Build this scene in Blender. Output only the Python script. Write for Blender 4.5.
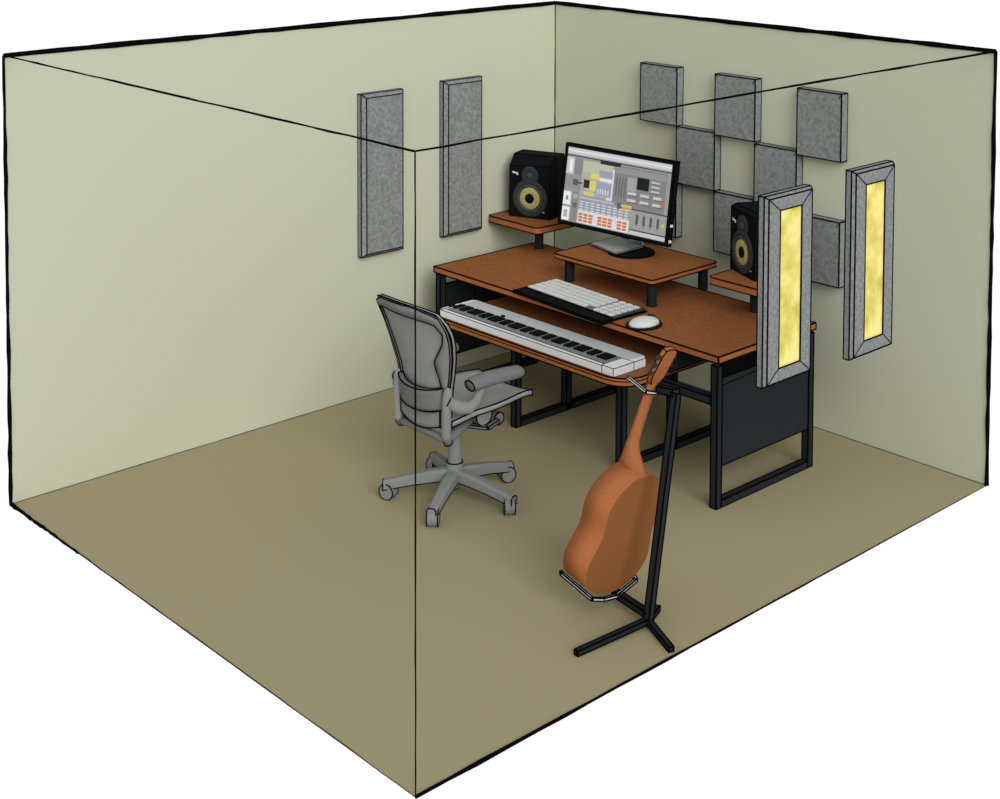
import bpy, math, random
from mathutils import Vector, Matrix, noise
random.seed(4)
S = bpy.context.scene
C = S.collection
for o in list(bpy.data.objects): bpy.data.objects.remove(o)

# ------------------------------------------------------------------ camera
yaw, pitch, roll = 0.822447061, 0.0566776963, 0.00271946767
F = Vector((-math.sin(yaw)*math.cos(pitch), math.cos(yaw)*math.cos(pitch), -math.sin(pitch)))
R0 = Vector((math.cos(yaw), math.sin(yaw), 0)); U0 = R0.cross(F)
Rv = R0*math.cos(roll)+U0*math.sin(roll); Uv = -R0*math.sin(roll)+U0*math.cos(roll)
cam = bpy.data.cameras.new('camera'); cob = bpy.data.objects.new('camera', cam); C.objects.link(cob)
m = Matrix((Rv, Uv, -F)).transposed().to_4x4(); m.translation = Vector((7.561914, -7.465664, 3.481302))
cob.matrix_world = m
cam.sensor_fit = 'HORIZONTAL'; cam.sensor_width = 36; cam.lens = 1.51436894*36
cam.shift_x = -0.00932352; cam.shift_y = -0.46387145
cam.clip_end = 200
S.camera = cob
# ------------------------------------------------------------------ light
S.view_settings.view_transform = 'Standard'; S.view_settings.look = 'None'
S.view_settings.gamma = 1; S.view_settings.use_curve_mapping = False
S.view_settings.exposure = 0.0
wd = bpy.data.worlds.new('world'); S.world = wd; wd.use_nodes = True
# white studio: bright backdrop low behind the room, dimmer dome elsewhere
nt = wd.node_tree; bg = nt.nodes['Background']; bg.inputs[0].default_value = (1, 1, 1, 1)
tc = nt.nodes.new('ShaderNodeTexCoord'); dp = nt.nodes.new('ShaderNodeVectorMath'); dp.operation = 'DOT_PRODUCT'
dp.inputs[1].default_value = (-.66, .62, -.42); nt.links.new(tc.outputs['Generated'], dp.inputs[0])
mr = nt.nodes.new('ShaderNodeMapRange'); mr.inputs['From Min'].default_value = .35; mr.inputs['From Max'].default_value = .6
mr.inputs['To Min'].default_value = .54; mr.inputs['To Max'].default_value = 1.05
nt.links.new(dp.outputs['Value'], mr.inputs['Value']); nt.links.new(mr.outputs[0], bg.inputs[1])
sun = bpy.data.lights.new('sun', 'SUN'); sun.energy = 2.2; sun.angle = math.radians(38)
so = bpy.data.objects.new('sun', sun); C.objects.link(so)
so.rotation_euler = Vector((-1.0, 0.44, -0.56)).to_track_quat('-Z', 'Y').to_euler()
so.location = (7, -4, 6)
fill = bpy.data.lights.new('fill_sun', 'SUN'); fill.energy = .28; fill.angle = math.radians(60)
fo = bpy.data.objects.new('fill_sun', fill); C.objects.link(fo); fo.location = (2, -8, 3)
fo.rotation_euler = Vector((-.35, 1.0, -.34)).to_track_quat('-Z', 'Y').to_euler()

# ------------------------------------------------------------------ materials
def lin(c): return tuple(((x/255)/12.92 if x/255 <= .04045 else (((x/255)+.055)/1.055)**2.4) for x in c)+(1,)
def mat(name, rgb, rough=.8, spec=.08, var=0.0, scale=40, rgb2=None, metallic=0, stretch=(1, 1, 1), emit=0, thr=None):
    M = bpy.data.materials.new(name); M.use_nodes = True; nt = M.node_tree
    b = nt.nodes['Principled BSDF']; b.inputs['Roughness'].default_value = rough
    b.inputs['Specular IOR Level'].default_value = spec; b.inputs['Metallic'].default_value = metallic
    c1 = lin(rgb)
    b.inputs['Base Color'].default_value = c1
    if emit:
        b.inputs['Emission Color'].default_value = c1; b.inputs['Emission Strength'].default_value = emit
        b.inputs['Base Color'].default_value = (0, 0, 0, 1)
    if var or rgb2:
        tc = nt.nodes.new('ShaderNodeTexCoord'); mp = nt.nodes.new('ShaderNodeMapping'); mp.inputs['Scale'].default_value = stretch
        nz = nt.nodes.new('ShaderNodeTexNoise'); nz.inputs['Scale'].default_value = scale; nz.inputs['Detail'].default_value = 5
        rp = nt.nodes.new('ShaderNodeValToRGB')
        nt.links.new(tc.outputs['Object'], mp.inputs[0]); nt.links.new(mp.outputs[0], nz.inputs['Vector']); nt.links.new(nz.outputs['Fac'], rp.inputs[0])
        a, bb = thr or (.3, .7)
        rp.color_ramp.elements[0].position = a; rp.color_ramp.elements[1].position = bb
        lo = lin([max(0, x*(1-var)) for x in rgb]); hi = lin(rgb2) if rgb2 else lin([min(255, x*(1+var)) for x in rgb])
        rp.color_ramp.elements[0].color = lo; rp.color_ramp.elements[1].color = hi
        nt.links.new(rp.outputs[0], b.inputs['Base Color'])
    return M
def wood(name, rgb):
    M = mat(name, rgb, var=.05, scale=14, stretch=(1, 4, 4)); nt = M.node_tree
    b = nt.nodes['Principled BSDF']; src = b.inputs['Base Color'].links[0].from_socket
    tc = nt.nodes.new('ShaderNodeTexCoord'); prev = src
    for sc, th, col in ((90, .73, (206, 150, 92)), (110, .70, (60, 38, 24))):
        nz = nt.nodes.new('ShaderNodeTexNoise'); nz.inputs['Scale'].default_value = sc; nz.inputs['Detail'].default_value = 1
        nt.links.new(tc.outputs['Object'], nz.inputs['Vector'])
        g = nt.nodes.new('ShaderNodeMath'); g.operation = 'GREATER_THAN'; g.inputs[1].default_value = th; nt.links.new(nz.outputs['Fac'], g.inputs[0])
        mx = nt.nodes.new('ShaderNodeMix'); mx.data_type = 'RGBA'; mx.inputs['B'].default_value = lin(col)
        nt.links.new(g.outputs[0], mx.inputs['Factor']); nt.links.new(prev, mx.inputs['A']); prev = mx.outputs['Result']
    nt.links.new(prev, b.inputs['Base Color']); return M
WALL = mat('wall_paint', (190, 194, 171), spec=0)
FLOOR = mat('floor_paint', (160, 151, 120), spec=0)
INK = mat('black_outline', (12, 12, 12), spec=0)
SOFTINK = mat('grey_outline', (70, 72, 62), spec=0)
WOOD = wood('wood_top', (144, 90, 52)); EDGE = mat('wood_edge', (168, 101, 60), var=.05, scale=50)
FAB = mat('grey_fabric', (129, 131, 131), var=.10, scale=55, spec=0, thr=(.35, .65))
YEL = mat('yellow_insulation', (206, 192, 84), var=.03, scale=7, rgb2=(240, 226, 140), spec=0, thr=(.38, .62))
METAL = mat('black_metal', (38, 41, 44), spec=.05)
PANEL = mat('dark_panel', (40, 43, 45), spec=.03)
BLK = mat('black_plastic', (17, 18, 20), var=.15, scale=60, spec=.05)
BLK2 = mat('dark_grey_plastic', (52, 54, 56), spec=.1)
SURR = mat('rubber_surround', (70, 68, 72), spec=.1)
CONE = mat('yellow_cone', (172, 162, 98), var=.12, scale=90, spec=0)
WHT = mat('white_plastic', (226, 229, 231), spec=.1)
LGT = mat('light_grey_plastic', (190, 193, 194), spec=.1)
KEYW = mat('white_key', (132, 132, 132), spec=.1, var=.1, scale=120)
KCAP = mat('key_cap', (214, 217, 212), spec=.1, var=.06, scale=120)
KDK = mat('keyboard_deck', (108, 112, 110), spec=.1)
SILV = mat('silver', (165, 167, 168), spec=.3, rough=.4)
CHR = mat('bright_metal', (205, 208, 208), spec=.3, rough=.35)
CH = mat('chair_grey', (144, 146, 145), spec=.03, var=.03, scale=6)
CHD = mat('chair_dark_grey', (112, 113, 112), spec=.03, var=.03, scale=8)
CHL = mat('chair_light_grey', (128, 130, 129), spec=.03)
GB = mat('guitar_back', (139, 89, 53), spec=.02); GS = mat('guitar_side', (160, 99, 61), var=.05, scale=160, spec=.02)
GF = mat('guitar_front', (196, 142, 82), var=.04, scale=30, spec=.05)

# ------------------------------------------------------------------ mesh helper
class MB:
    def __init__(s): s.v = []; s.f = []; s.m = []; s.ni = set(); s.sm = set()
    def add(s, vs, fs, mi=0, noink=False, smooth=False):
        n = len(s.v); s.v += [Vector(p) for p in vs]
        for f in fs:
            if noink: s.ni.add(len(s.f))
            if smooth: s.sm.add(len(s.f))
            s.f.append(tuple(i+n for i in f)); s.m.append(mi)
        return s
    def box(s, a, b, mi=0, M=None, top=None, **k):
        x0, y0, z0 = a; x1, y1, z1 = b
        vs = [Vector(p) for p in ((x0,y0,z0),(x1,y0,z0),(x1,y1,z0),(x0,y1,z0),(x0,y0,z1),(x1,y0,z1),(x1,y1,z1),(x0,y1,z1))]
        if M: vs = [M @ p for p in vs]
        n = len(s.f)
        s.add(vs, [(0,3,2,1),(4,5,6,7),(0,1,5,4),(1,2,6,5),(2,3,7,6),(3,0,4,7)], mi, **k)
        if top is not None: s.m[n+1] = top
        return s
    def prism(s, pts, z0, z1, mi=0, side=None, M=None, inset=0, **k):
        """outline pts (x,y) ccw, extruded in z"""
        n = len(pts); vs = [Vector((x, y, z0)) for x, y in pts]+[Vector((x, y, z1)) for x, y in pts]
        if M: vs = [M @ p for p in vs]
        base = len(s.f)
        s.add(vs, [tuple(reversed(range(n))), tuple(range(n, 2*n))]+[(i, (i+1) % n, n+(i+1) % n, n+i) for i in range(n)], mi, **k)
        if side is not None:
            for i in range(n): s.m[base+2+i] = side
        return s
    def tube(s, pts, r, n=18, mi=0, cap=True, sx=1, **k):
        pts = [Vector(p) for p in pts]; rs = r if isinstance(r, (list, tuple)) else [r]*len(pts)
        vs = []; up = None
        for i, p in enumerate(pts):
            d = (pts[min(i+1, len(pts)-1)]-pts[max(i-1, 0)]).normalized()
            if up is None: up = Vector((0, 0, 1)) if abs(d.z) < .9 else Vector((1, 0, 0))
            a = d.cross(up).normalized(); b = a.cross(d).normalized(); up = b
            for j in range(n):
                t = 2*math.pi*(j+.5)/n; vs.append(p+(a*math.cos(t)*sx+b*math.sin(t))*rs[i])
        fs = [(i*n+j, i*n+(j+1) % n, (i+1)*n+(j+1) % n, (i+1)*n+j) for i in range(len(pts)-1) for j in range(n)]
        if cap: fs += [tuple(reversed(range(n))), tuple(range((len(pts)-1)*n, len(pts)*n))]
        return s.add(vs, fs, mi, **k)
    def bar(s, a, b, w, h, mi=0, w2=None, h2=None, **k):
        a = Vector(a); b = Vector(b); d = (b-a).normalized()
        up = Vector((0, 0, 1)) if abs(d.z) < .95 else Vector((0, 1, 0))
        x = d.cross(up).normalized(); y = x.cross(d).normalized(); w2 = w if w2 is None else w2; h2 = h if h2 is None else h2
        vs = [a+x*i*w/2+y*j*h/2 for i, j in ((-1,-1),(1,-1),(1,1),(-1,1))]+[b+x*i*w2/2+y*j*h2/2 for i, j in ((-1,-1),(1,-1),(1,1),(-1,1))]
        return s.add(vs, [(0,3,2,1),(4,5,6,7),(0,1,5,4),(1,2,6,5),(2,3,7,6),(3,0,4,7)], mi, **k)
    def lathe(s, prof, n=32, M=None, mi=0, **k):
        vs = []
        for r, z in prof:
            for j in range(n):
                t = 2*math.pi*j/n; p = Vector((r*math.cos(t), r*math.sin(t), z)); vs.append(M @ p if M else p)
        fs = [(i*n+j, i*n+(j+1) % n, (i+1)*n+(j+1) % n, (i+1)*n+j) for i in range(len(prof)-1) for j in range(n)]
        fs += [tuple(reversed(range(n))), tuple(range((len(prof)-1)*n, len(prof)*n))]
        return s.add(vs, fs, mi, **k)
    def shell(s, fn, nu, nv, th, mi=0, **k):
        """fn(u,v)->(point, thickness dir)"""
        vs = []
        for side in (0, 1):
            for i in range(nu+1):
                for j in range(nv+1):
                    p, d = fn(i/nu, j/nv); vs.append(Vector(p)+Vector(d)*th*side)
        N = (nu+1)*(nv+1); id = lambda s_, i, j: s_*N+i*(nv+1)+j
        fs = []
        for i in range(nu):
            for j in range(nv):
                fs.append((id(0,i,j), id(0,i+1,j), id(0,i+1,j+1), id(0,i,j+1)))
                fs.append((id(1,i,j), id(1,i,j+1), id(1,i+1,j+1), id(1,i+1,j)))
        for i in range(nu):
            fs.append((id(0,i,0), id(1,i,0), id(1,i+1,0), id(0,i+1,0))); fs.append((id(0,i,nv), id(0,i+1,nv), id(1,i+1,nv), id(1,i,nv)))
        for j in range(nv):
            fs.append((id(0,0,j), id(0,0,j+1), id(1,0,j+1), id(1,0,j))); fs.append((id(0,nu,j), id(1,nu,j), id(1,nu,j+1), id(0,nu,j+1)))
        return s.add(vs, fs, mi, **k)
    def ink(s, r=.0035, ang=36, mi=-1):
        """thin dark edging strips along the sharp edges"""
        E = {}
        norm = []
        for fi, f in enumerate(s.f):
            n = Vector()
            for i in range(len(f)):
                a, b = s.v[f[i]], s.v[f[(i+1) % len(f)]]
                n += Vector(((a.y-b.y)*(a.z+b.z), (a.z-b.z)*(a.x+b.x), (a.x-b.x)*(a.y+b.y)))
            norm.append(n.normalized() if n.length > 0 else n)
            if fi in s.ni: continue
            for i in range(len(f)):
                k = (f[i], f[(i+1) % len(f)]); k = (min(k), max(k)); E.setdefault(k, []).append(fi)
        ca = math.cos(math.radians(ang)); todo = []
        for (a, b), fl in E.items():
            if len(fl) == 2 and norm[fl[0]].dot(norm[fl[1]]) > ca: continue
            todo.append((s.v[a].copy(), s.v[b].copy()))
        for a, b in todo:
            if (b-a).length < 1e-5: continue
            d = (b-a).normalized()
            s.bar(a-d*r*.6, b+d*r*.6, 2*r, 2*r, mi, noink=True)
        return s
    def line(s, pts, r=.003, mi=-1):
        for a, b in zip(pts[:-1], pts[1:]):
            a = Vector(a); b = Vector(b)
            if (b-a).length > 1e-6: s.bar(a, b, 2*r, 2*r, mi, noink=True)
        return s
    def build(s, name, mats, parent=None, M=None, inkmat=INK):
        mats = list(mats) if isinstance(mats, (list, tuple)) else [mats]
        mats.append(inkmat)
        me = bpy.data.meshes.new(name); me.from_pydata([tuple(v) for v in s.v], [], s.f); me.update()
        for mm in mats: me.materials.append(mm)
        for i, p in enumerate(me.polygons):
            p.material_index = s.m[i] if s.m[i] >= 0 else len(mats)-1
            p.use_smooth = i in s.sm
        o = bpy.data.objects.new(name, me); C.objects.link(o)
        if parent: o.parent = parent
        if M: o.matrix_local = M
        return o
def thing(name, label, cat, loc=(0, 0, 0), rz=0, group=None):
    o = bpy.data.objects.new(name, None); C.objects.link(o); o.location = loc; o.rotation_euler = (0, 0, rz)
    return tag(o, label, cat, group)
def tag(o, label, cat, group=None):
    o['label'] = label; o['category'] = cat
    if group: o['group'] = group
    return o
def struct(o): o['kind'] = 'structure'; return o
def rrect(x0, y0, x1, y1, r, n=6):
    P = []
    for cx, cy, a in ((x1-r, y0+r, -90), (x1-r, y1-r, 0), (x0+r, y1-r, 90), (x0+r, y0+r, 180)):
        for i in range(n+1):
            t = math.radians(a+90*i/n); P.append((cx+r*math.cos(t), cy+r*math.sin(t)))
    return P

# ------------------------------------------------------------------ room
LA, LB, H = 4.04847, 3.38771, 2.4
def rod(name, pts, rs, mt):  # drawn outlines of the room edges, built as thin dark rods
    b = MB(); b.tube(pts, rs, n=8, noink=True); return struct(b.build(name, mt))
struct(MB().box((-.02, -LA, -.004), (LB, .02, 0)).build('floor', FLOOR))
struct(MB().box((-.02, -LA, 0), (0, .02, H)).build('wall_left', WALL))
struct(MB().box((0, 0, 0), (LB, .02, H)).build('wall_back', WALL))
def wob(a, b, r, n=26, wr=.25, off=.0015, seed=0):
    random.seed(seed); a = Vector(a); b = Vector(b); P = []; Q = []
    for i in range(n+1):
        P.append(a.lerp(b, i/n)+Vector([random.uniform(-off, off) for _ in range(3)])); rr = r if not isinstance(r, tuple) else r[0]+(r[1]-r[0])*i/n
        Q.append(rr*(1+random.uniform(-wr, wr)))
    return P, Q
L_ = [('edge_line_1', (0, -LA, H), (0, 0, H+.006), .0145, INK), ('edge_line_2', (0, 0, H+.006), (LB, 0, H), .0145, INK),
      ('edge_line_3', (0, -LA, H), (LB, -LA, H), (.0045, .0040), INK), ('edge_line_4', (LB, -LA, H), (LB, 0, H), (.0035, .0060), INK),
      ('edge_line_5', (0, -LA, 0), (0, -LA, H), (.0105, .0085), INK), ('edge_line_6', (LB, 0, 0), (LB, 0, H), .0105, INK),
      ('edge_line_7', (0, 0, 0), (0, 0, H), .0065, SOFTINK), ('edge_line_8', (LB, -LA, 0), (LB, -LA, H), .0032, INK),
      ('edge_line_9', (0, -LA, .001), (0, 0, .001), .0030, SOFTINK), ('edge_line_10', (0, 0, .001), (LB, 0, .001), .0030, SOFTINK),
      ('edge_line_12', (LB, -LA, 0), (LB, 0, 0), (.0085, .0012), INK)]
for i, (n, a, b, r, mt) in enumerate(L_):
    P, Q = wob(a, b, r, seed=i, off=.0015 if i < 6 else .0006); rod(n, P, Q, mt)
P, Q = wob((0, -LA, 0), (.75, -LA, 0), (.010, .006), seed=20); P2, Q2 = wob((.77, -LA, 0), (LB, -LA, 0), (.0035, .0015), seed=21)
rod('edge_line_11', P+P2, Q+Q2, INK)

# ------------------------------------------------------------------ acoustic panels
def bevel_panel(w, h, t, bev):
    """front towards -y, back at y=0, x 0..w, z 0..h"""
    b = MB(); c = .42*t
    o = [(0, 0), (w, 0), (w, h), (0, h)]; i = [(bev, bev), (w-bev, bev), (w-bev, h-bev), (bev, h-bev)]
    vs = [(x, 0, z) for x, z in o]+[(x, -t+c, z) for x, z in o]+[(x, -t, z) for x, z in i]
    fs = [(0, 3, 2, 1)[::-1]]+[(k, (k+1) % 4, 4+(k+1) % 4, 4+k) for k in range(4)]+[(4+k, 4+(k+1) % 4, 8+(k+1) % 4, 8+k) for k in range(4)]+[(8, 9, 10, 11)]
    b.add(vs, fs); return b.ink(.0028, 25)
tall = bevel_panel(.335, 1.035, .065, .022)
a = tall.build('sound_absorber', FAB)
a.rotation_euler = (0, 0, math.radians(90)); a.location = (0, -1.742, .912)
tag(a, 'tall narrow grey panel on the left wall, farther from the room corner', 'acoustic panel', 'tall grey panels on the left wall')
c = a.copy(); C.objects.link(c); c.location = (0, -1.066, .926)
c['label'] = 'tall narrow grey panel on the left wall, nearer the corner and the speaker'
sq = None
spots = [(0, 1.700, .378, 'square grey wall panel in top row, nearest the room corner, above the monitor'),
         (2, 1.688, .386, 'square grey wall panel, middle one of three in the top row'),
         (4, 1.657, .402, 'square grey wall panel in top row farthest from the corner, above the yellow-centred panels'),
         (1, 1.330, .368, 'square grey wall panel in the middle row, just beside the monitor top right corner'),
         (3, 1.300, .375, 'square grey wall panel in the middle row, right above the right speaker'),
         (0, .968, .360, 'square grey wall panel in the bottom row, mostly hidden behind the monitor'),
         (2, .945, .380, 'square grey wall panel in the bottom row, partly hidden behind the right speaker'),
         (4, .910, .387, 'square grey wall panel in the bottom row, seen between the two yellow-centred panels')]
def square_panel():
    b = MB(); w, h, t = .315, .38, .062
    b.box((0, -t, 0), (w, 0, h)).ink(.0032)
    for p, q in (((w, -t, h), (w-.022, -t-.001, h-.030)), ((0, -t, h), (.018, -t-.001, h-.016))): b.line([p, q], .0015)
    return b
for k, z, hh, lab in spots:
    if sq is None: sq = square_panel().build('sound_absorber', FAB); o = sq
    else: o = sq.copy(); C.objects.link(o)
    o.location = (.868+.316*k, 0, z); o.scale.z = hh/.38; tag(o, lab, 'acoustic panel', 'square grey panels on the back wall')
# panels on the open near-right side, their backs towards us
def framed():
    """back face in plane x=0 (towards +x), y 0..w, body goes to -x"""
    w, h = .352, .905; iw0, iw1, ih0, ih1 = .097, .262, .075, .83
    t = thing('framed_sound_absorber', '', 'acoustic panel', group='yellow-centred panels')
    b = MB(); ch = .012
    o = [(0, 0), (w, 0), (w, h), (0, h)]; o2 = [(ch, ch), (w-ch, ch), (w-ch, h-ch), (ch, h-ch)]; i = [(iw0, ih0), (iw1, ih0), (iw1, ih1), (iw0, ih1)]
    fr = [(.03, .03), (w-.03, .03), (w-.03, h-.03), (.03, h-.03)]
    vs = [(-.05, y, z) for y, z in o]+[(-.018, y, z) for y, z in o]+[(0, y, z) for y, z in o2]+[(0, y, z) for y, z in i]+[(-.02, y, z) for y, z in i]+[(-.060, y, z) for y, z in fr]
    fs = []
    for A, B in ((0, 4), (4, 8), (8, 12), (12, 16)):
        fs += [(A+k, A+(k+1) % 4, B+(k+1) % 4, B+k) for k in range(4)]
    fs += [(20+k, 20+(k+1) % 4, (k+1) % 4, k) for k in range(4)]+[(23, 22, 21, 20)]
    b.add(vs, fs); b.ink(.0028, 25)
    for k in range(4):
        p = Vector((.0, *o2[k])); q = Vector((.0, *i[k])); b.line([p, q], .0022)
    b.build('frame', FAB, t)
    MB().box((-.03, iw0, ih0), (-.004, iw1, ih1)).ink(.0016).build('insulation', YEL, t)['label'] = 'yellow mottled centre'
    return t
f1 = framed(); f1.scale.z = .978; f1.location = (LB, -1.988, 1.024); f1['label'] = 'grey framed panel with yellow centre, nearer one, in front of the right speaker'
f2 = f1.copy(); C.objects.link(f2); f2.scale.z = 1.03; f2.location = (LB, -1.303, .997); f2['label'] = 'grey framed panel with yellow centre, farther right one, against bare wall'
for ch_ in list(f1.children):
    k = ch_.copy(); C.objects.link(k); k.parent = f2

# ------------------------------------------------------------------ desk
T = .806; TB = .770
desk = thing('studio_desk', 'long reddish brown wooden studio desk with black metal frame and raised shelves', 'desk', (1.38, -.85, 0))
DM = Matrix.Translation((-1.38, .85, 0))
def part(b, name, mats, parent=desk): return b.build(name, mats, parent, DM if parent is desk else None)
DX0, DX1, DY0, DY1 = .203, 2.556, -1.300, -.412
b = MB().prism([(DX0, -1.285), (DX1, DY0), (DX1-.004, -.432), (DX0+.01, -.385)], TB, T, 1); b.m[1] = 0; b.ink(.0036)
part(b, 'desktop', [WOOD, EDGE])
LW = .040
def frame(x, legs, ztop, rail=True):
    b = MB()
    for y, zt in legs: b.box((x-LW/2, y-LW/2, 0), (x+LW/2, y+LW/2, zt))
    y0 = min(l[0] for l in legs); y1 = max(l[0] for l in legs)
    b.box((x-LW/2, y0+LW/2, 0), (x+LW/2, y1-LW/2, LW))
    b.ink(.0036); return b
part(frame(.265, [(-1.280, TB), (-.455, TB)], TB), 'leg_frame', METAL)
part(frame(1.02, [(-1.325, .598), (-.895, .598), (-.455, TB)], .6), 'leg_frame', METAL)
part(frame(1.885, [(-1.325, .598), (-.895, .598), (-.455, TB)], .6), 'leg_frame', METAL)
part(frame(2.562, [(-1.320, TB), (-.512, TB)], TB), 'leg_frame', METAL)
part(MB().box((2.566, -1.298, .226), (2.578, -.53, .70)).ink(.003).line([(2.58, -1.30, .66), (2.58, -1.0, .672)], .002), 'side_panel', PANEL)
b = MB().box((.238, -1.265, .215), (.25, -.475, .69)).ink(.003); b.line([(.252, -.98, .215), (.252, -.98, .69)], .003)
part(b, 'side_panel', PANEL)
part(MB().box((1.905, -.475, .258), (2.54, -.463, TB)).ink(.003), 'back_panel', PANEL)
part(MB().box((.27, -.475, .258), (1.0, -.463, .69)).ink(.003), 'back_panel', PANEL)
part(MB().box((2.195, -1.29, .632), (2.207, -.50, TB)).ink(.003), 'tray_bracket', PANEL)
part(MB().box((1.905, -1.345, .560), (2.542, -1.305, .600)).ink(.0036), 'crossbar', METAL)
part(MB().box((1.04, -.475, .55), (1.865, -.440, .585)).ink(.003), 'crossbar', METAL)
# keyboard tray
tray = [(.595, -.62), (.595, -1.617)]+[(2.02+.155*math.sin(t), -1.47-.147*math.cos(t)) for t in [math.radians(9*i) for i in range(0, 11)]]+[(2.175, -.62)]
b = MB().prism(tray, .602, .645, 0, side=1).ink(.0034)
step = [(.60, -1.617, .628)]+[(x+.0035*(x > 2.02), y-.002, .628) for x, y in tray[2:-1]]+[(2.179, -.7, .628)]
b.line(step, .0022)
part(b, 'keyboard_tray', [WOOD, EDGE])
# monitor shelf
ms = MB().prism(rrect(.925, -.925, 1.752, -.325, .03), .947, .972, 1, side=1); ms.m[1] = 0
ms = part(ms.ink(.0032, 40), 'monitor_shelf', [WOOD, EDGE])
for x, y in ((1.02, -.872), (1.71, -.883), (1.69, -.392), (1.0, -.392)):
    b = MB().prism(rrect(x-.024, y-.024, x+.024, y+.024, .008, 3), T, .947).ink(.0026, 40); b.line([(x-.008, y-.0245, T), (x-.008, y-.0245, .947)], .0018)
    b.build('leg', METAL, ms)
for x0, x1, y0, px, py in ((.0, .495, -.645, .335, -.475), (1.965, 2.38, -.685, 2.185, -.515)):
    b = MB().prism(rrect(x0+.005, y0, x1, y0+.39, .035), .957, .998, 1, side=1); b.m[1] = 0
    sh = part(b.ink(.0032, 40), 'speaker_shelf', [WOOD, EDGE])
    MB().tube([(px, py, T), (px, py, .957)], .030, n=24).ink(.0028).build('post', METAL, sh)

# ------------------------------------------------------------------ speakers
def speaker(label, loc, rz, h, ch, cl):
    """front towards -y"""
    t = thing('studio_monitor_speaker', label, 'speaker', loc, rz, 'studio speakers on the desk shelves')
    w, d = .31, .215
    c = .045
    prof = [(-w/2, 0), (w/2, 0), (w/2, h-.03), (w/2-.03, h), (-w/2+.07, h), (-w/2, h-.07)]
    prof = [(-w/2, 0), (w/2, 0), (w/2, h), (-w/2, h)]
    b = MB()
    M = Matrix.Rotation(math.radians(90), 4, 'X')      # (x,y,z)->(x,-z,y)
    # body behind, baffle with cut corners in front
    b.prism(prof, -d, -ch, M=M)
    fp = [(-w/2, 0), (w/2, 0), (w/2, h-.05), (w/2-.02, h-.05+.0), (w/2-.02, h-.05)]
    o = [(-w/2, 0), (w/2, 0), (w/2, h), (-w/2, h)]
    # chamfered baffle: top edge slopes forward, top left corner cut
    vs = [M @ Vector((x, y, -ch)) for x, y in o]+[M @ Vector((x, y, 0)) for x, y in [(-w/2, 0), (w/2-.008, 0), (w/2-.008, h-ch*.65), (-w/2+.004, h-cl)]]
    b.add(vs, [(k, (k+1) % 4, 4+(k+1) % 4, 4+k) for k in range(4)]+[(4, 5, 6, 7)])
    b.ink(.002, 30); b.build('cabinet', BLK, t)
    def ring(cx, cz, prof_, name, m_, par):
        Mx = Matrix.Translation((cx, 0, cz)) @ Matrix.Rotation(math.radians(90), 4, 'X')
        return MB().lathe(prof_, 40, Mx, smooth=True).build(name, m_, par)
    wz = .135; 
    wf = ring(0, wz, [(.127, -.004), (.127, .006), (.118, .010), (.100, .011), (.094, .003), (.090, 0)], 'woofer', BLK2, t)
    ring(0, wz, [(.098, .002), (.096, .010), (.088, .014), (.080, .010), (.076, .002)], 'surround', SURR, wf)
    ring(0, wz, [(.077, .001), (.072, .0105), (.045, .0085), (.03, .0075), (.02, .001)], 'cone', CONE, wf)['label'] = 'yellow cone'
    ring(0, wz, [(.034, .002), (.032, .012), (.024, .016), (.012, .018), (.004, .018)], 'dust_cap', BLK, wf)
    tw = ring(0, .290, [(.062, -.004), (.062, .005), (.054, .009), (.03, .008), (.02, .004)], 'tweeter', BLK2, t)
    ring(0, .290, [(.024, .002), (.022, .010), (.012, .014), (.003, .015)], 'dome', SURR, tw)
    MB().box((-.058, -.006, .24), (.058, 0, .27)).build('tweeter_neck', BLK2, t)
    MB().box((-.12, -.004, .012), (.10, .002, .034)).build('port', BLK, t)
    MB().box((-.130, -.002, .296), (-.090, .002, .304)).box((-.132, -.002, .300), (-.118, .002, .309)).box((-.100, -.002, .286), (-.090, .002, .300)).build('logo', WHT, t)
    MB().box((.075, -.002, .044), (.108, .002, .052)).build('badge', SILV, t)
    return t
speaker('black speaker with yellow cone on the left shelf, left of the monitor', (.257, -.486, .998), math.radians(21), .415, .08, .07)
speaker('black speaker with yellow cone on the right shelf, partly behind a hanging panel', (2.085, -.508, .998), math.radians(-24), .388, .03, .015)

# ------------------------------------------------------------------ display
mon = thing('computer_monitor', 'widescreen computer monitor with black bezel showing music software on raised shelf', 'monitor', (1.17, -.60, .972), math.radians(4.2))
W2, H2 = .872/2, .512/2
TM = Matrix.Translation((-.020, 0, 1.339-.972)) @ Matrix.Rotation(math.radians(-9.3), 4, 'X')
hb = MB().box((-W2, 0, -H2), (W2, .038, H2)).ink(.004); hb.build('housing', BLK, mon, TM)
bz = .022
for zz in (.02, .115): MB().box((W2-.001, .008, -H2+zz), (W2+.005, .034, -H2+zz+.016)).build('port_cover', WHT, mon, TM)
pal = {}; scr = MB(); mats = []
def R(u0, v0, u1, v1, col, lay=1):
    if col not in pal:
        pal[col] = len(mats); mats.append(mat('screen_colour', col, emit=.9))
    x0, x1 = -W2+bz+(2*W2-2*bz)*u0, -W2+bz+(2*W2-2*bz)*u1; z1, z0 = H2-bz-(2*H2-2*bz)*v0, H2-bz-(2*H2-2*bz)*v1
    scr.box((x0, -.002-.0006*lay, z0), (x1, .001, z1), pal[col])
g = lambda v: (v, v, v)
R(0, 0, 1, 1, (158, 160, 160), 0)
R(0, 0, 1, .085, (206, 208, 210)); R(0, .03, 1, .05, (232, 232, 232), 2); R(0, .10, 1, .115, (74, 76, 76)); R(.33, .10, .53, .155, (50, 50, 52), 2)
R(0, .13, .075, .36, (206, 208, 206)); R(.03, .16, .06, .33, (245, 245, 245), 2)
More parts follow.
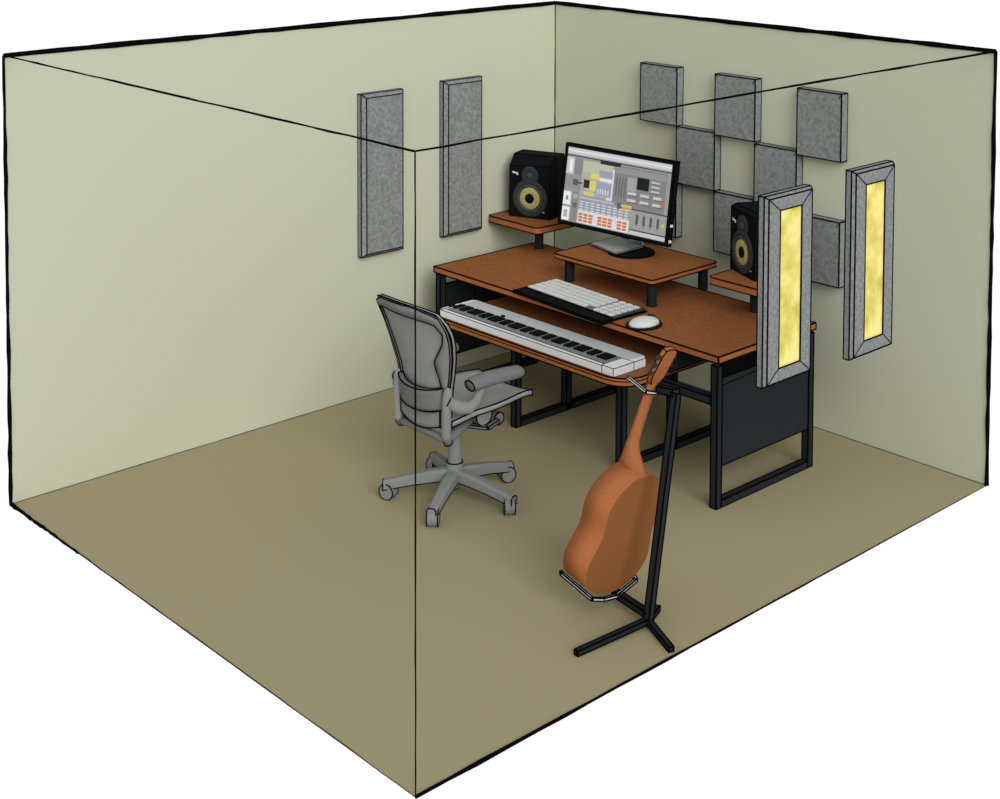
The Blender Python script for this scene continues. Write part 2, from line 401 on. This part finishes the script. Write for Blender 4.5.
R(.08, .13, .16, .36, g(140)); R(0, .38, .2, .56, g(150)); R(.08, .42, .13, .5, g(96), 2); R(.13, .45, .17, .47, g(70), 2)
R(0, .60, .075, .78, (240, 242, 244)); R(.025, .66, .05, .72, g(150), 2); R(0, .81, .075, .99, (240, 242, 244)); R(.02, .85, .055, .95, g(180), 2)
R(.09, .58, .15, .99, (140, 144, 134)); R(.10, .62, .14, .68, g(176), 2); R(.10, .74, .14, .80, g(110), 2)
R(.16, .14, .46, .60, (184, 184, 164)); R(.17, .16, .44, .30, (196, 196, 172), 2)
R(.33, .24, .46, .33, (160, 162, 178), 3); R(.25, .30, .34, .37, (226, 214, 110), 3); R(.34, .34, .46, .38, (236, 238, 240), 3)
R(.30, .40, .46, .58, (164, 166, 186), 2); R(.25, .40, .31, .53, (228, 214, 108), 3); R(.19, .40, .245, .51, (48, 48, 46), 3)
R(.20, .56, .30, .61, (216, 208, 128), 3)
for k in range(5): R(.33+.025*k, .49, .337+.025*k, .56, (236, 236, 240), 4)
R(.42, .20, .475, .62, (222, 224, 226)); R(.48, .13, .97, .66, g(136)); R(.49, .15, .96, .23, g(152), 2)
for k in range(4): R(.50+.027*k, .28, .512+.027*k, .54, g(108), 2)
R(.61, .26, .69, .44, g(170), 2); R(.70, .24, .81, .40, (36, 37, 38), 3)
for k in range(3): R(.83, .26+.06*k, .91, .285+.06*k, g(200), 3); R(.83, .285+.06*k, .91, .295+.06*k, g(90), 3)
for j in range(2):
    for k in range(3): R(.62+.12*k, .45+.09*j, .70+.12*k, .49+.09*j, g(206), 3); R(.63+.12*k, .485+.09*j, .71+.12*k, .50+.09*j, g(80), 3)
R(.925, .46, .945, .58, (206, 110, 60), 3)
R(.16, .62, .53, .80, (158, 162, 178)); R(.16, .64, .50, .655, g(200), 2)
for j in range(4):
    for k in range(9): R(.17+.055*k, .80-.035*j, .205+.055*k, .812-.035*j, (232, 234, 240), 3)
R(.16, .82, .66, .99, (224, 226, 230))
for u0, u1 in ((.17, .31), (.36, .50), (.55, .64)):
    for k in range(3):
        uu = u0
        while uu < u1-.01: R(uu, .855+.042*k, min(u1, uu+.04), .885+.042*k, (214, 122, 58), 3); uu += .05
R(.53, .62, .58, .70, (104, 104, 104), 2); R(.57, .63, .67, .66, (228, 196, 100), 3); R(.57, .68, .67, .71, (222, 172, 84), 3)
R(.67, .68, 1, .92, g(162)); R(.67, .66, 1, .675, g(70), 2); R(.67, .925, 1, .94, g(70), 2); R(.67, .945, 1, .99, g(206), 2)
for k in range(4): R(.72+.065*k, .73, .742+.065*k, .85, g(92), 3); R(.727+.065*k, .71, .735+.065*k, .88, g(120), 2)
R(.965, .78, .98, .83, (228, 206, 90), 3)
scr.build('screen', mats, mon, TM)['label'] = 'lit screen with windows of audio software'
st = MB().lathe([(.140, 0), (.145, .006), (.14, .012)], 48, Matrix.Translation((.088, .028, 0))).ink(.002, 40); st.build('base', BLK, mon)  # flat black disc lying beneath the silver plate
MB().prism([(-.205, -.02), (.065, -.10), (.085, .15), (-.185, .235)], .012, .020).ink(.0015).build('foot_plate', SILV, mon)['label'] = 'silver stand plate'
MB().bar((.0, .19, .016), (0, .095, .30), .11, .014).build('stand_neck', SILV, mon)

# ------------------------------------------------------------------ computer keyboard and mouse on the desk
kb = thing('computer_keyboard', 'light grey computer keyboard with black wrist rest on the desktop', 'keyboard', (.970, -1.290, T), math.radians(-4.0))
KW, KD = .785, .345
MB().box((0, 0, .001), (KW, KD, .008)).ink(.003).build('base', BLK2, kb)
TK = Matrix.Translation((.0, .084, .009)) @ Matrix.Rotation(math.radians(1.2), 4, 'X')
MB().box((-.004, -.01, .0), (KW+.004, .080, .014)).ink(.003).build('wrist_rest', BLK, kb)['label'] = 'black wrist rest'
MB().box((.0, 0, 0), (KW-.01, .250, .009)).ink(.0022).build('deck', [KDK], kb, TK)
kcap = None
rows = [14, 14, 13, 12, 9]
for r, n in enumerate(rows[::-1]):
    z = .008+r*.048
    for k in range(n):
        u = .568/n
        x = .012+u*k; w = u-.006
        if r == 0:
            widths = [.045, .035, .045, .22, .045, .035, .035, .045, .045]; x = .012+sum(widths[:k]); w = widths[k]-.006
            x *= .94
        b = MB().box((0, 0, 0), (w, .036, .007))
        o = b.build('key', KCAP, kb, TK @ Matrix.Translation((x, z, .009)))
    if True:
        for k in range(3):
            o = MB().box((0, 0, 0), (.038, .036, .007)).build('key', KCAP, kb, TK @ Matrix.Translation((.603+k*.056, z, .009)))
ms_ = thing('computer_mouse', 'light grey computer mouse on the desktop beside the computer keyboard', 'mouse', (1.928, -1.190, T), math.radians(0))
MB().lathe([(.088, 0), (.093, .006), (.088, .011)], 36, Matrix.Diagonal((1, 1.2, 1, 1))).ink(.0018, 40).build('mouse_base', BLK2, ms_)
b = MB(); NU, NV = 8, 28; vs = []
for i in range(NU+1):
    t = i/NU*math.pi/2
    for j in range(NV):
        a_ = 2*math.pi*j/NV
        vs.append((.073*math.cos(t)*math.cos(a_), .100*math.cos(t)*math.sin(a_), .011+.036*math.sin(t)))
b.add(vs, [(i*NV+j, i*NV+(j+1) % NV, (i+1)*NV+(j+1) % NV, (i+1)*NV+j) for i in range(NU) for j in range(NV)]+[tuple(reversed(range(NV)))], smooth=True)
b.build('shell', KCAP, ms_)
MB().bar((-.01, .045, .046), (.004, .085, .036), .014, .018).build('scroll_wheel', BLK2, ms_)

# ------------------------------------------------------------------ music keyboard on the tray
ZT = .645
pk = thing('midi_keyboard', 'long white music keyboard with black and white keys on the pull-out tray', 'music keyboard', (.625, -1.598, ZT), 0)
PW, PD = 1.450, .284
b = MB()
sec = [(0, 0), (PW, 0), (PW, PD), (0, PD)]
b.prism([(.003, .01), (.01, .003), (PW-.003, .003), (PW, .01), (PW, PD-.03), (PW-.03, PD-.003), (.02, PD-.003), (.003, PD-.02)], .001, .026, noink=True)
b.prism([(0, .160), (PW+.004, .160), (PW+.004, PD-.03), (PW-.03, PD), (.02, PD), (0, PD-.02)], 0, .046)
b.prism([(PW-.085, 0), (PW, 0), (PW+.004, .01), (PW+.004, .160), (PW-.085, .160)], 0, .046); b.box((.0, .01, 0), (.022, .160, .046)); b.prism([(0, .01), (.01, 0), (PW-.085, 0), (PW-.085, .028), (0, .028)], 0, .042)
b.ink(.0015, 50)
b.build('body', WHT, pk)
MB().box((.030, .163, .046), (PW-.035, PD-.006, .0470)).build('top_panel', LGT, pk)
MB().box((.022, .026, .026), (PW-.085, .160, .031)).build('key_bed', BLK, pk)
MB().box((.37, .170, .046), (.395, .183, .056)).build('knob', BLK, pk)
MB().box((.002, .07, .046), (.021, .11, .054)).build('pitch_wheel', BLK, pk)
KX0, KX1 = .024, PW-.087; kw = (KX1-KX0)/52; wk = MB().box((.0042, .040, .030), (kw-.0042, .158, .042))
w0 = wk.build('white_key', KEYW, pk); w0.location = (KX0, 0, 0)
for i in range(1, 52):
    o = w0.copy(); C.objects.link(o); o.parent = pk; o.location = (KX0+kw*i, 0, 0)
b0 = MB().box((-.0105, .078, .040), (.0105, .158, .052)).build('black_key', BLK, pk); first = True
for i in range(51):
    if (i+5) % 7 in (2, 6): continue          # no black key between E-F and B-C
    if first: o = b0; first = False
    else: o = b0.copy(); C.objects.link(o); o.parent = pk
    o.location = (KX0+kw*(i+1), 0, 0)

# ------------------------------------------------------------------ office chair
chair = thing('office_chair', 'grey swivel office chair with tall curved back, armrests and five casters', 'office chair', (1.530, -2.255, 0), 0)
UP = .045
def cpart(b, name, m_=CH, par=chair): return b.build(name, m_, par)
b = MB().tube([(0, 0, .10), (0, 0, .20)], [.052, .045], n=20).tube([(0, 0, .19), (0, 0, .43)], .037, n=20, mi=0).tube([(0, 0, .055), (0, 0, .11)], .022, n=14).ink(.0025); cpart(b, 'column', CHL)
for k in range(5):
    a_ = math.radians(13+72*k); d = Vector((math.cos(a_), math.sin(a_), 0)); q = Vector((-d.y, d.x, 0))
    secs = [(.035, .165, .070, .062), (.10, .160, .068, .060), (.22, .138, .060, .054), (.33, .114, .055, .050), (.385, .102, .050, .048)]
    vs = []
    for (r, z, w, h) in secs:
        for i_, j_ in ((-.5, -1), (.5, -1), (.5, -.25), (.28, 0), (-.28, 0), (-.5, -.25)): vs.append(d*r+q*i_*w+Vector((0, 0, z+j_*h)))
    n = 6; fs = [(i*n+j, i*n+(j+1) % n, (i+1)*n+(j+1) % n, (i+1)*n+j) for i in range(4) for j in range(n)]+[tuple(reversed(range(n))), tuple(range(4*n, 5*n))]
    b = MB().add(vs, fs).ink(.0025, 48); lg = cpart(b, 'base_leg', CHL)
    c0 = d*.355; ca = math.radians(13+72*k+(40, 75, 20, 60, 100)[k]); ax = Vector((math.cos(ca), math.sin(ca), 0))
    b = MB().tube([c0-ax*.028+Vector((0, 0, .043)), c0+ax*.028+Vector((0, 0, .043))], .0425, n=24).ink(.0025)
    b.tube([c0+Vector((0, 0, .05)), c0+Vector((0, 0, .09))], .010, n=10)
    cpart(b, 'caster', CHL, lg)
def seatfn(u, v):
    # u across, v back->front
    x = (u-.5); y = -.21+.575*v
    w = .44+.07*math.sin(math.pi*min(1, v*1.1))
    z = .562-.035*(1-(2*u-1)**2)*(.6+.4*v) + .012*v-.012*max(0, (v-.72)/.28)**2 - .03*max(0, .25-v)/.25
    y += .035*(1-(2*u-1)**2)*(v-.5)*1.4
    return (x*w, y, z), (0, 0, -1)
b = MB().shell(seatfn, 14, 14, .030, smooth=True).ink(.003, 60); cpart(b, 'seat')
BYS = [(z+.035, y) for z, y in [(.50, -.225), (.60, -.235), (.72, -.25), (.84, -.285), (.96, -.33), (1.05, -.372), (1.13, -.41)]]
BWS = [(.53, .175), (.63, .188), (.73, .206), (.83, .236), (.93, .262), (1.02, .272), (1.10, .265), (1.16, .236)]
def itp(T_, z):
    if z <= T_[0][0]: return T_[0][1]
    for (a0, b0_), (a1, b1_) in zip(T_[:-1], T_[1:]):
        if z <= a1:
            t = (z-a0)/(a1-a0); return b0_+(b1_-b0_)*t
    return T_[-1][1]
def backpt(x, z, off=0):
    w = itp(BWS, z); return Vector((x, itp(BYS, z)+off+.075*(abs(x)/.28)**2, z))
def backfn(u, v):
    z = .535+.62*v; w = itp(BWS, z); x = (2*u-1)*w
    zt = z-.035*(abs(2*u-1)**2.5)*max(0, (v-.6)/.4)
    p = backpt(x, zt); p.x = x; return p, (0, 1, 0)
b = MB().shell(backfn, 16, 20, .022, smooth=True).ink(.0032, 60)
cpart(b, 'backrest')
# raised rim on the rear face
IN_ = [(-.84, .70), (-.84, .80), (-.85, .90), (-.86, 1.0), (-.85, 1.07), (-.5, 1.09), (0, 1.088), (.55, 1.078), (.82, 1.065), (.90, 1.01), (.85, .95), (.70, .88), (.62, .84), (.68, .78), (.84, .69)]
inner = [(f*itp(BWS, z), z) for f, z in IN_]
OUT_ = [(-.99, .70), (-.99, .80), (-.99, .90), (-.99, 1.0), (-.99, 1.09), (-.5, 1.152), (0, 1.152), (.55, 1.152), (.985, 1.11), (.99, 1.03), (.99, .96), (.99, .89), (.99, .84), (.99, .78), (.99, .69)]
outer = [(f*itp(BWS, z), z) for f, z in OUT_]
def rim(u, v):
    t = u*(len(inner)-1); i = min(int(t), len(inner)-2); f = t-i
    a0 = Vector(inner[i]).lerp(Vector(inner[i+1]), f); b0_ = Vector(outer[i]).lerp(Vector(outer[i+1]), f); q = a0.lerp(b0_, v)
    return backpt(q.x, q.y, -.004), (0, -1, 0)
b = MB().shell(rim, 45, 2, .012, smooth=True).ink(.0026, 60); cpart(b, 'back_frame', CHL)
def lumb(u, v):
    x = (2*u-1)*.172; z = .585+.115*v-.02*(1-(2*u-1)**2)
    return (x, itp(BYS, z)-.035-.028*(1-(2*u-1)**2)+.03*abs(2*u-1)**3, z), (0, 1, 0)
b = MB().shell(lumb, 14, 5, .035, smooth=True).ink(.003, 60); cpart(b, 'lumbar_pad', CHD)
def sac(u, v):
    x = (2*u-1)*.160; z = .495+.085*v-.03*(1-(2*u-1)**2)
    return (x, -.24-.02*(1-(2*u-1)**2), z), (0, 1, 0)
b = MB().shell(sac, 14, 4, .02, smooth=True).ink(.003, 60); cpart(b, 'lower_back_pad', CHL)
for sx in (-1, 1):
    X = .200*sx+.008
    b = MB().tube([(X*.96, -.215, .415), (X*.98, -.235, .46), (X, -.235, .645), (X, -.225, .695), (X, -.215, .71)], [.022, .026, .025, .023, .012], n=16, smooth=True).ink(.0028, 60); cpart(b, 'upright', CHL if sx > 0 else CH)
    xx = .264*sx-.008*(sx < 0)
    b = MB().tube([(X, -.225, .640), (xx*.93, -.18, .605), (xx, -.13, .598), (xx, -.085, .620), (xx, -.045, .68), (xx, -.02, .71)], [.034, .036, .034, .027, .022, .022], n=12, smooth=True).ink(.0028, 60); arm = cpart(b, 'arm_bracket', CHL)
    b = MB().tube([(xx, -.125, .712), (xx, -.10, .718), (xx, 0, .720), (xx, .12, .714), (xx, .21, .708), (xx, .24, .700)], [.030, .037, .039, .037, .034, .026], n=18, smooth=True, sx=1.25); b.ink(.0028, 60); cpart(b, 'arm_pad', CHD, arm)
    if sx < 0: b = MB().tube([(X*1.05, -.20, .66), (X*1.05+.05*sx, -.20, .65)], .026, n=14).ink(.0025); cpart(b, 'adjustment_knob', CHD)
# yoke and tilt mechanism
b = MB().tube([(.195, -.225, .43), (.12, -.235, .44), (-.12, -.235, .44), (-.195, -.225, .43)], .020, n=12, smooth=True).tube([(.185, -.215, .425), (.12, -.05, .435), (.075, .06, .455)], .026, n=12, smooth=True).tube([(-.185, -.215, .425), (-.12, -.05, .435), (-.075, .06, .455)], .026, n=12, smooth=True).ink(.0025, 60)
cpart(b, 'yoke', CHD)
b = MB().bar((0, -.10, .44), (0, .17, .455), .16, .065, w2=.12, h2=.075).bar((0, .03, .40), (0, .20, .412), .10, .03).ink(.003)
cpart(b, 'tilt_mechanism', CHD)
b = MB().tube([(.04, .10, .46), (.125, .10, .46)], .055, n=20).ink(.003); cpart(b, 'tension_housing', CH)
b = MB().tube([(.03, .18, .425), (.10, .19, .425)], .012, n=10).tube([(.09, .19, .425), (.145, .19, .425)], [.034, .034], n=18).ink(.003); cpart(b, 'tension_knob', CHD)
b = MB().bar((.05, .00, .415), (.15, .10, .40), .03, .014).bar((.15, .10, .40), (.16, .17, .425), .03, .014).ink(.0025); cpart(b, 'tilt_lever', CHD)

# ------------------------------------------------------------------ guitar
k_ = 1.147
go = Vector((2.931, -2.543, .088)); gu = Vector((.225, .24, 1)).normalized(); gn = Vector((math.cos(.097), math.sin(.097), 0)); gn = (gn-gu*gn.dot(gu)).normalized(); gs = gu.cross(gn)
GM = Matrix((gs, gu, gn)).transposed().to_4x4(); GM.translation = go      # local x across, y along, z towards the back
gt = bpy.data.objects.new('acoustic_guitar', None); C.objects.link(gt); gt.matrix_world = GM
tag(gt, 'reddish brown acoustic guitar leaning on the stand, its back facing us', 'guitar')
half = [(0, 0), (.05, .004), (.10, .018), (.15, .045), (.184, .085), (.199, .13), (.192, .175), (.177, .215), (.168, .25), (.170, .29), (.179, .33), (.180, .37), (.167, .41), (.142, .445), (.108, .474), (.072, .493), (.035, .502), (0, .504)]
def smooth_curve(P, n=4):
    out = []
    for i in range(len(P)-1):
        p0 = P[max(i-1, 0)] if i else (-P[1][0], P[1][1]); p1, p2 = P[i], P[i+1]; p3 = P[i+2] if i+2 < len(P) else (-P[i][0], P[i][1])
        for j in range(n):
            t = j/n
            out.append(tuple(.5*((2*p1[c])+(-p0[c]+p2[c])*t+(2*p0[c]-5*p1[c]+4*p2[c]-p3[c])*t*t+(-p0[c]+3*p1[c]-3*p2[c]+p3[c])*t**3) for c in (0, 1)))
    return out+[P[-1]]
hc = smooth_curve(half); ol = hc+[(-x, y) for x, y in hc[-2:0:-1]]
ol = [(x*k_, y*k_) for x, y in ol]; D = .125*k_
b = MB(); n = len(ol); b.prism(ol, -D, 0, 0, side=1)
b.m[0] = 2; b.m[1] = 0
for i in range(n): b.sm.add(2+i)
b.build('body', [GB, GS, GF], gt)
MB().lathe([(.058, -D-.0015), (.058, -D+.0)], 32, Matrix.Translation((0, .34*k_, 0))).build('sound_hole', BLK, gt)
MB().box((-.09, .13*k_, -D-.010), (.09, .155*k_, -D)).build('bridge', BLK2, gt)
# neck with heel
secs = [(.470, .034, -.128*k_, -.012), (.505, .034, -.128*k_, -.014), (.530, .032, -.128*k_, -.045), (.565, .030, -.128*k_, -.085), (.60, .028, -.128*k_, -.106), (.70, .027, -.128*k_, -.112), (.845, .025, -.128*k_, -.116)]
vs = []
for (t, w, z0, z1) in secs:
    t *= k_
    for x, f in ((-w, 0), (-w, .45), (-w*.75, .8), (-w*.3, 1), (w*.3, 1), (w*.75, .8), (w, .45), (w, 0)): vs.append((x, t, z0+(z1-z0)*f))
n = 8; fs = [(i*n+j, (i+1)*n+j, (i+1)*n+(j+1) % n, i*n+(j+1) % n) for i in range(len(secs)-1) for j in range(n)]+[tuple(range(n)), tuple(reversed(range((len(secs)-1)*n, len(secs)*n)))]
b = MB().add(vs, fs, smooth=True);
b.build('neck', GS, gt)
fb = MB().box((-.027, .40*k_, -.128*k_-.006), (.027, .845*k_, -.128*k_)).build('fretboard', BLK2, gt)
HM = Matrix.Translation((0, .845*k_, -.128*k_+.010)) @ Matrix.Rotation(math.radians(10), 4, 'X')
hd = [(-.028, 0), (.028, 0), (.048, .035), (.050, .15), (.043, .178), (.012, .186), (-.012, .186), (-.043, .178), (-.050, .15), (-.048, .035)]
hp = MB().prism([(x*1.0, y*1.0) for x, y in hd], -.010, .014, 0).ink(.002, 50).build('headstock', GS, gt, HM)
for sx in (-1, 1):
    for i in range(3):
        y = .055+.042*i
        MB().tube([(.045*sx, y, .002), (.066*sx, y, .002)], .004, n=8).box((.062*sx-.009, y-.010, -.006), (.062*sx+.009, y+.010, .010)).build('tuning_peg', BLK2, hp)
for i in range(6):
    x = -.018+.0072*i
    MB().tube([(x*1.5, .15*k_, -D-.010), (x, .845*k_, -.128*k_-.008)], .0008, n=5).build('string', SILV, gt)

# ------------------------------------------------------------------ guitar stand
sd = thing('guitar_stand', 'black metal tripod guitar stand with silver cradle and yoke', 'guitar stand', (3.147, -2.506, 0))
w = lambda *p: Vector(p)-Vector((3.147, -2.506, 0))
top = w(3.205, -2.395, 1.06)
MB().bar(w(3.147, -2.506, .02), top, .031, .031).ink(.003).build('mast', METAL, sd)
for q, hh in ((w(3.101, -2.918, .014), .026), (w(3.36, -2.592, .014), .026), (w(3.080, -2.365, .014), .026)):
    MB().bar(w(3.147, -2.506, .030), q, .023, hh-.004).ink(.003).build('leg', METAL, sd)
def G(x, y, z): return (GM @ Vector((x, y, z)))-Vector((3.147, -2.506, 0))
zb = -.006
cr_mid = G(0, -.014, -.07)
MB().bar(w(3.145, -2.50, .055), G(.085, -.006, -.02)+Vector((0, .0, -.014)), .030, .026).ink(.003).build('cradle_arm', METAL, sd)
pts = [G(-.155, .030, -D-.030), G(-.155, .022, -D-.025), G(-.13, .000, .012), G(-.05, -.010, .020), G(.05, -.010, .020), G(.185, .045, .012), G(.19, .055, -.02), G(.18, .05, -.08)]
b = MB()
for p, q in zip(pts[:-1], pts[1:]):
    b.bar(p, q, .012, .012)
b.ink(.0028); b.bar(G(-.12, -.014, -.10), G(.12, -.014, -.10), .012, .012)
b.build('cradle', CHR, sd)['label'] = 'silver cradle under the guitar body'
nk = G(0, .845*k_-.015, -.128*k_+.035)
arm_end = nk+Vector((.028, .0, .0))
MB().bar(top, arm_end, .034, .030).ink(.003).build('neck_arm', METAL, sd)
yk = [G(.05, .82*k_, -.19), G(.042, .82*k_, -.125), G(-.0, .815*k_, -.095), G(-.045, .81*k_, -.125), G(-.055, .825*k_, -.235)]
b = MB()
for p, q in zip(yk[:-1], yk[1:]): b.bar(p, q, .011, .011)
b.ink(.002).build('yoke', CHR, sd)['label'] = 'silver yoke at the guitar neck'
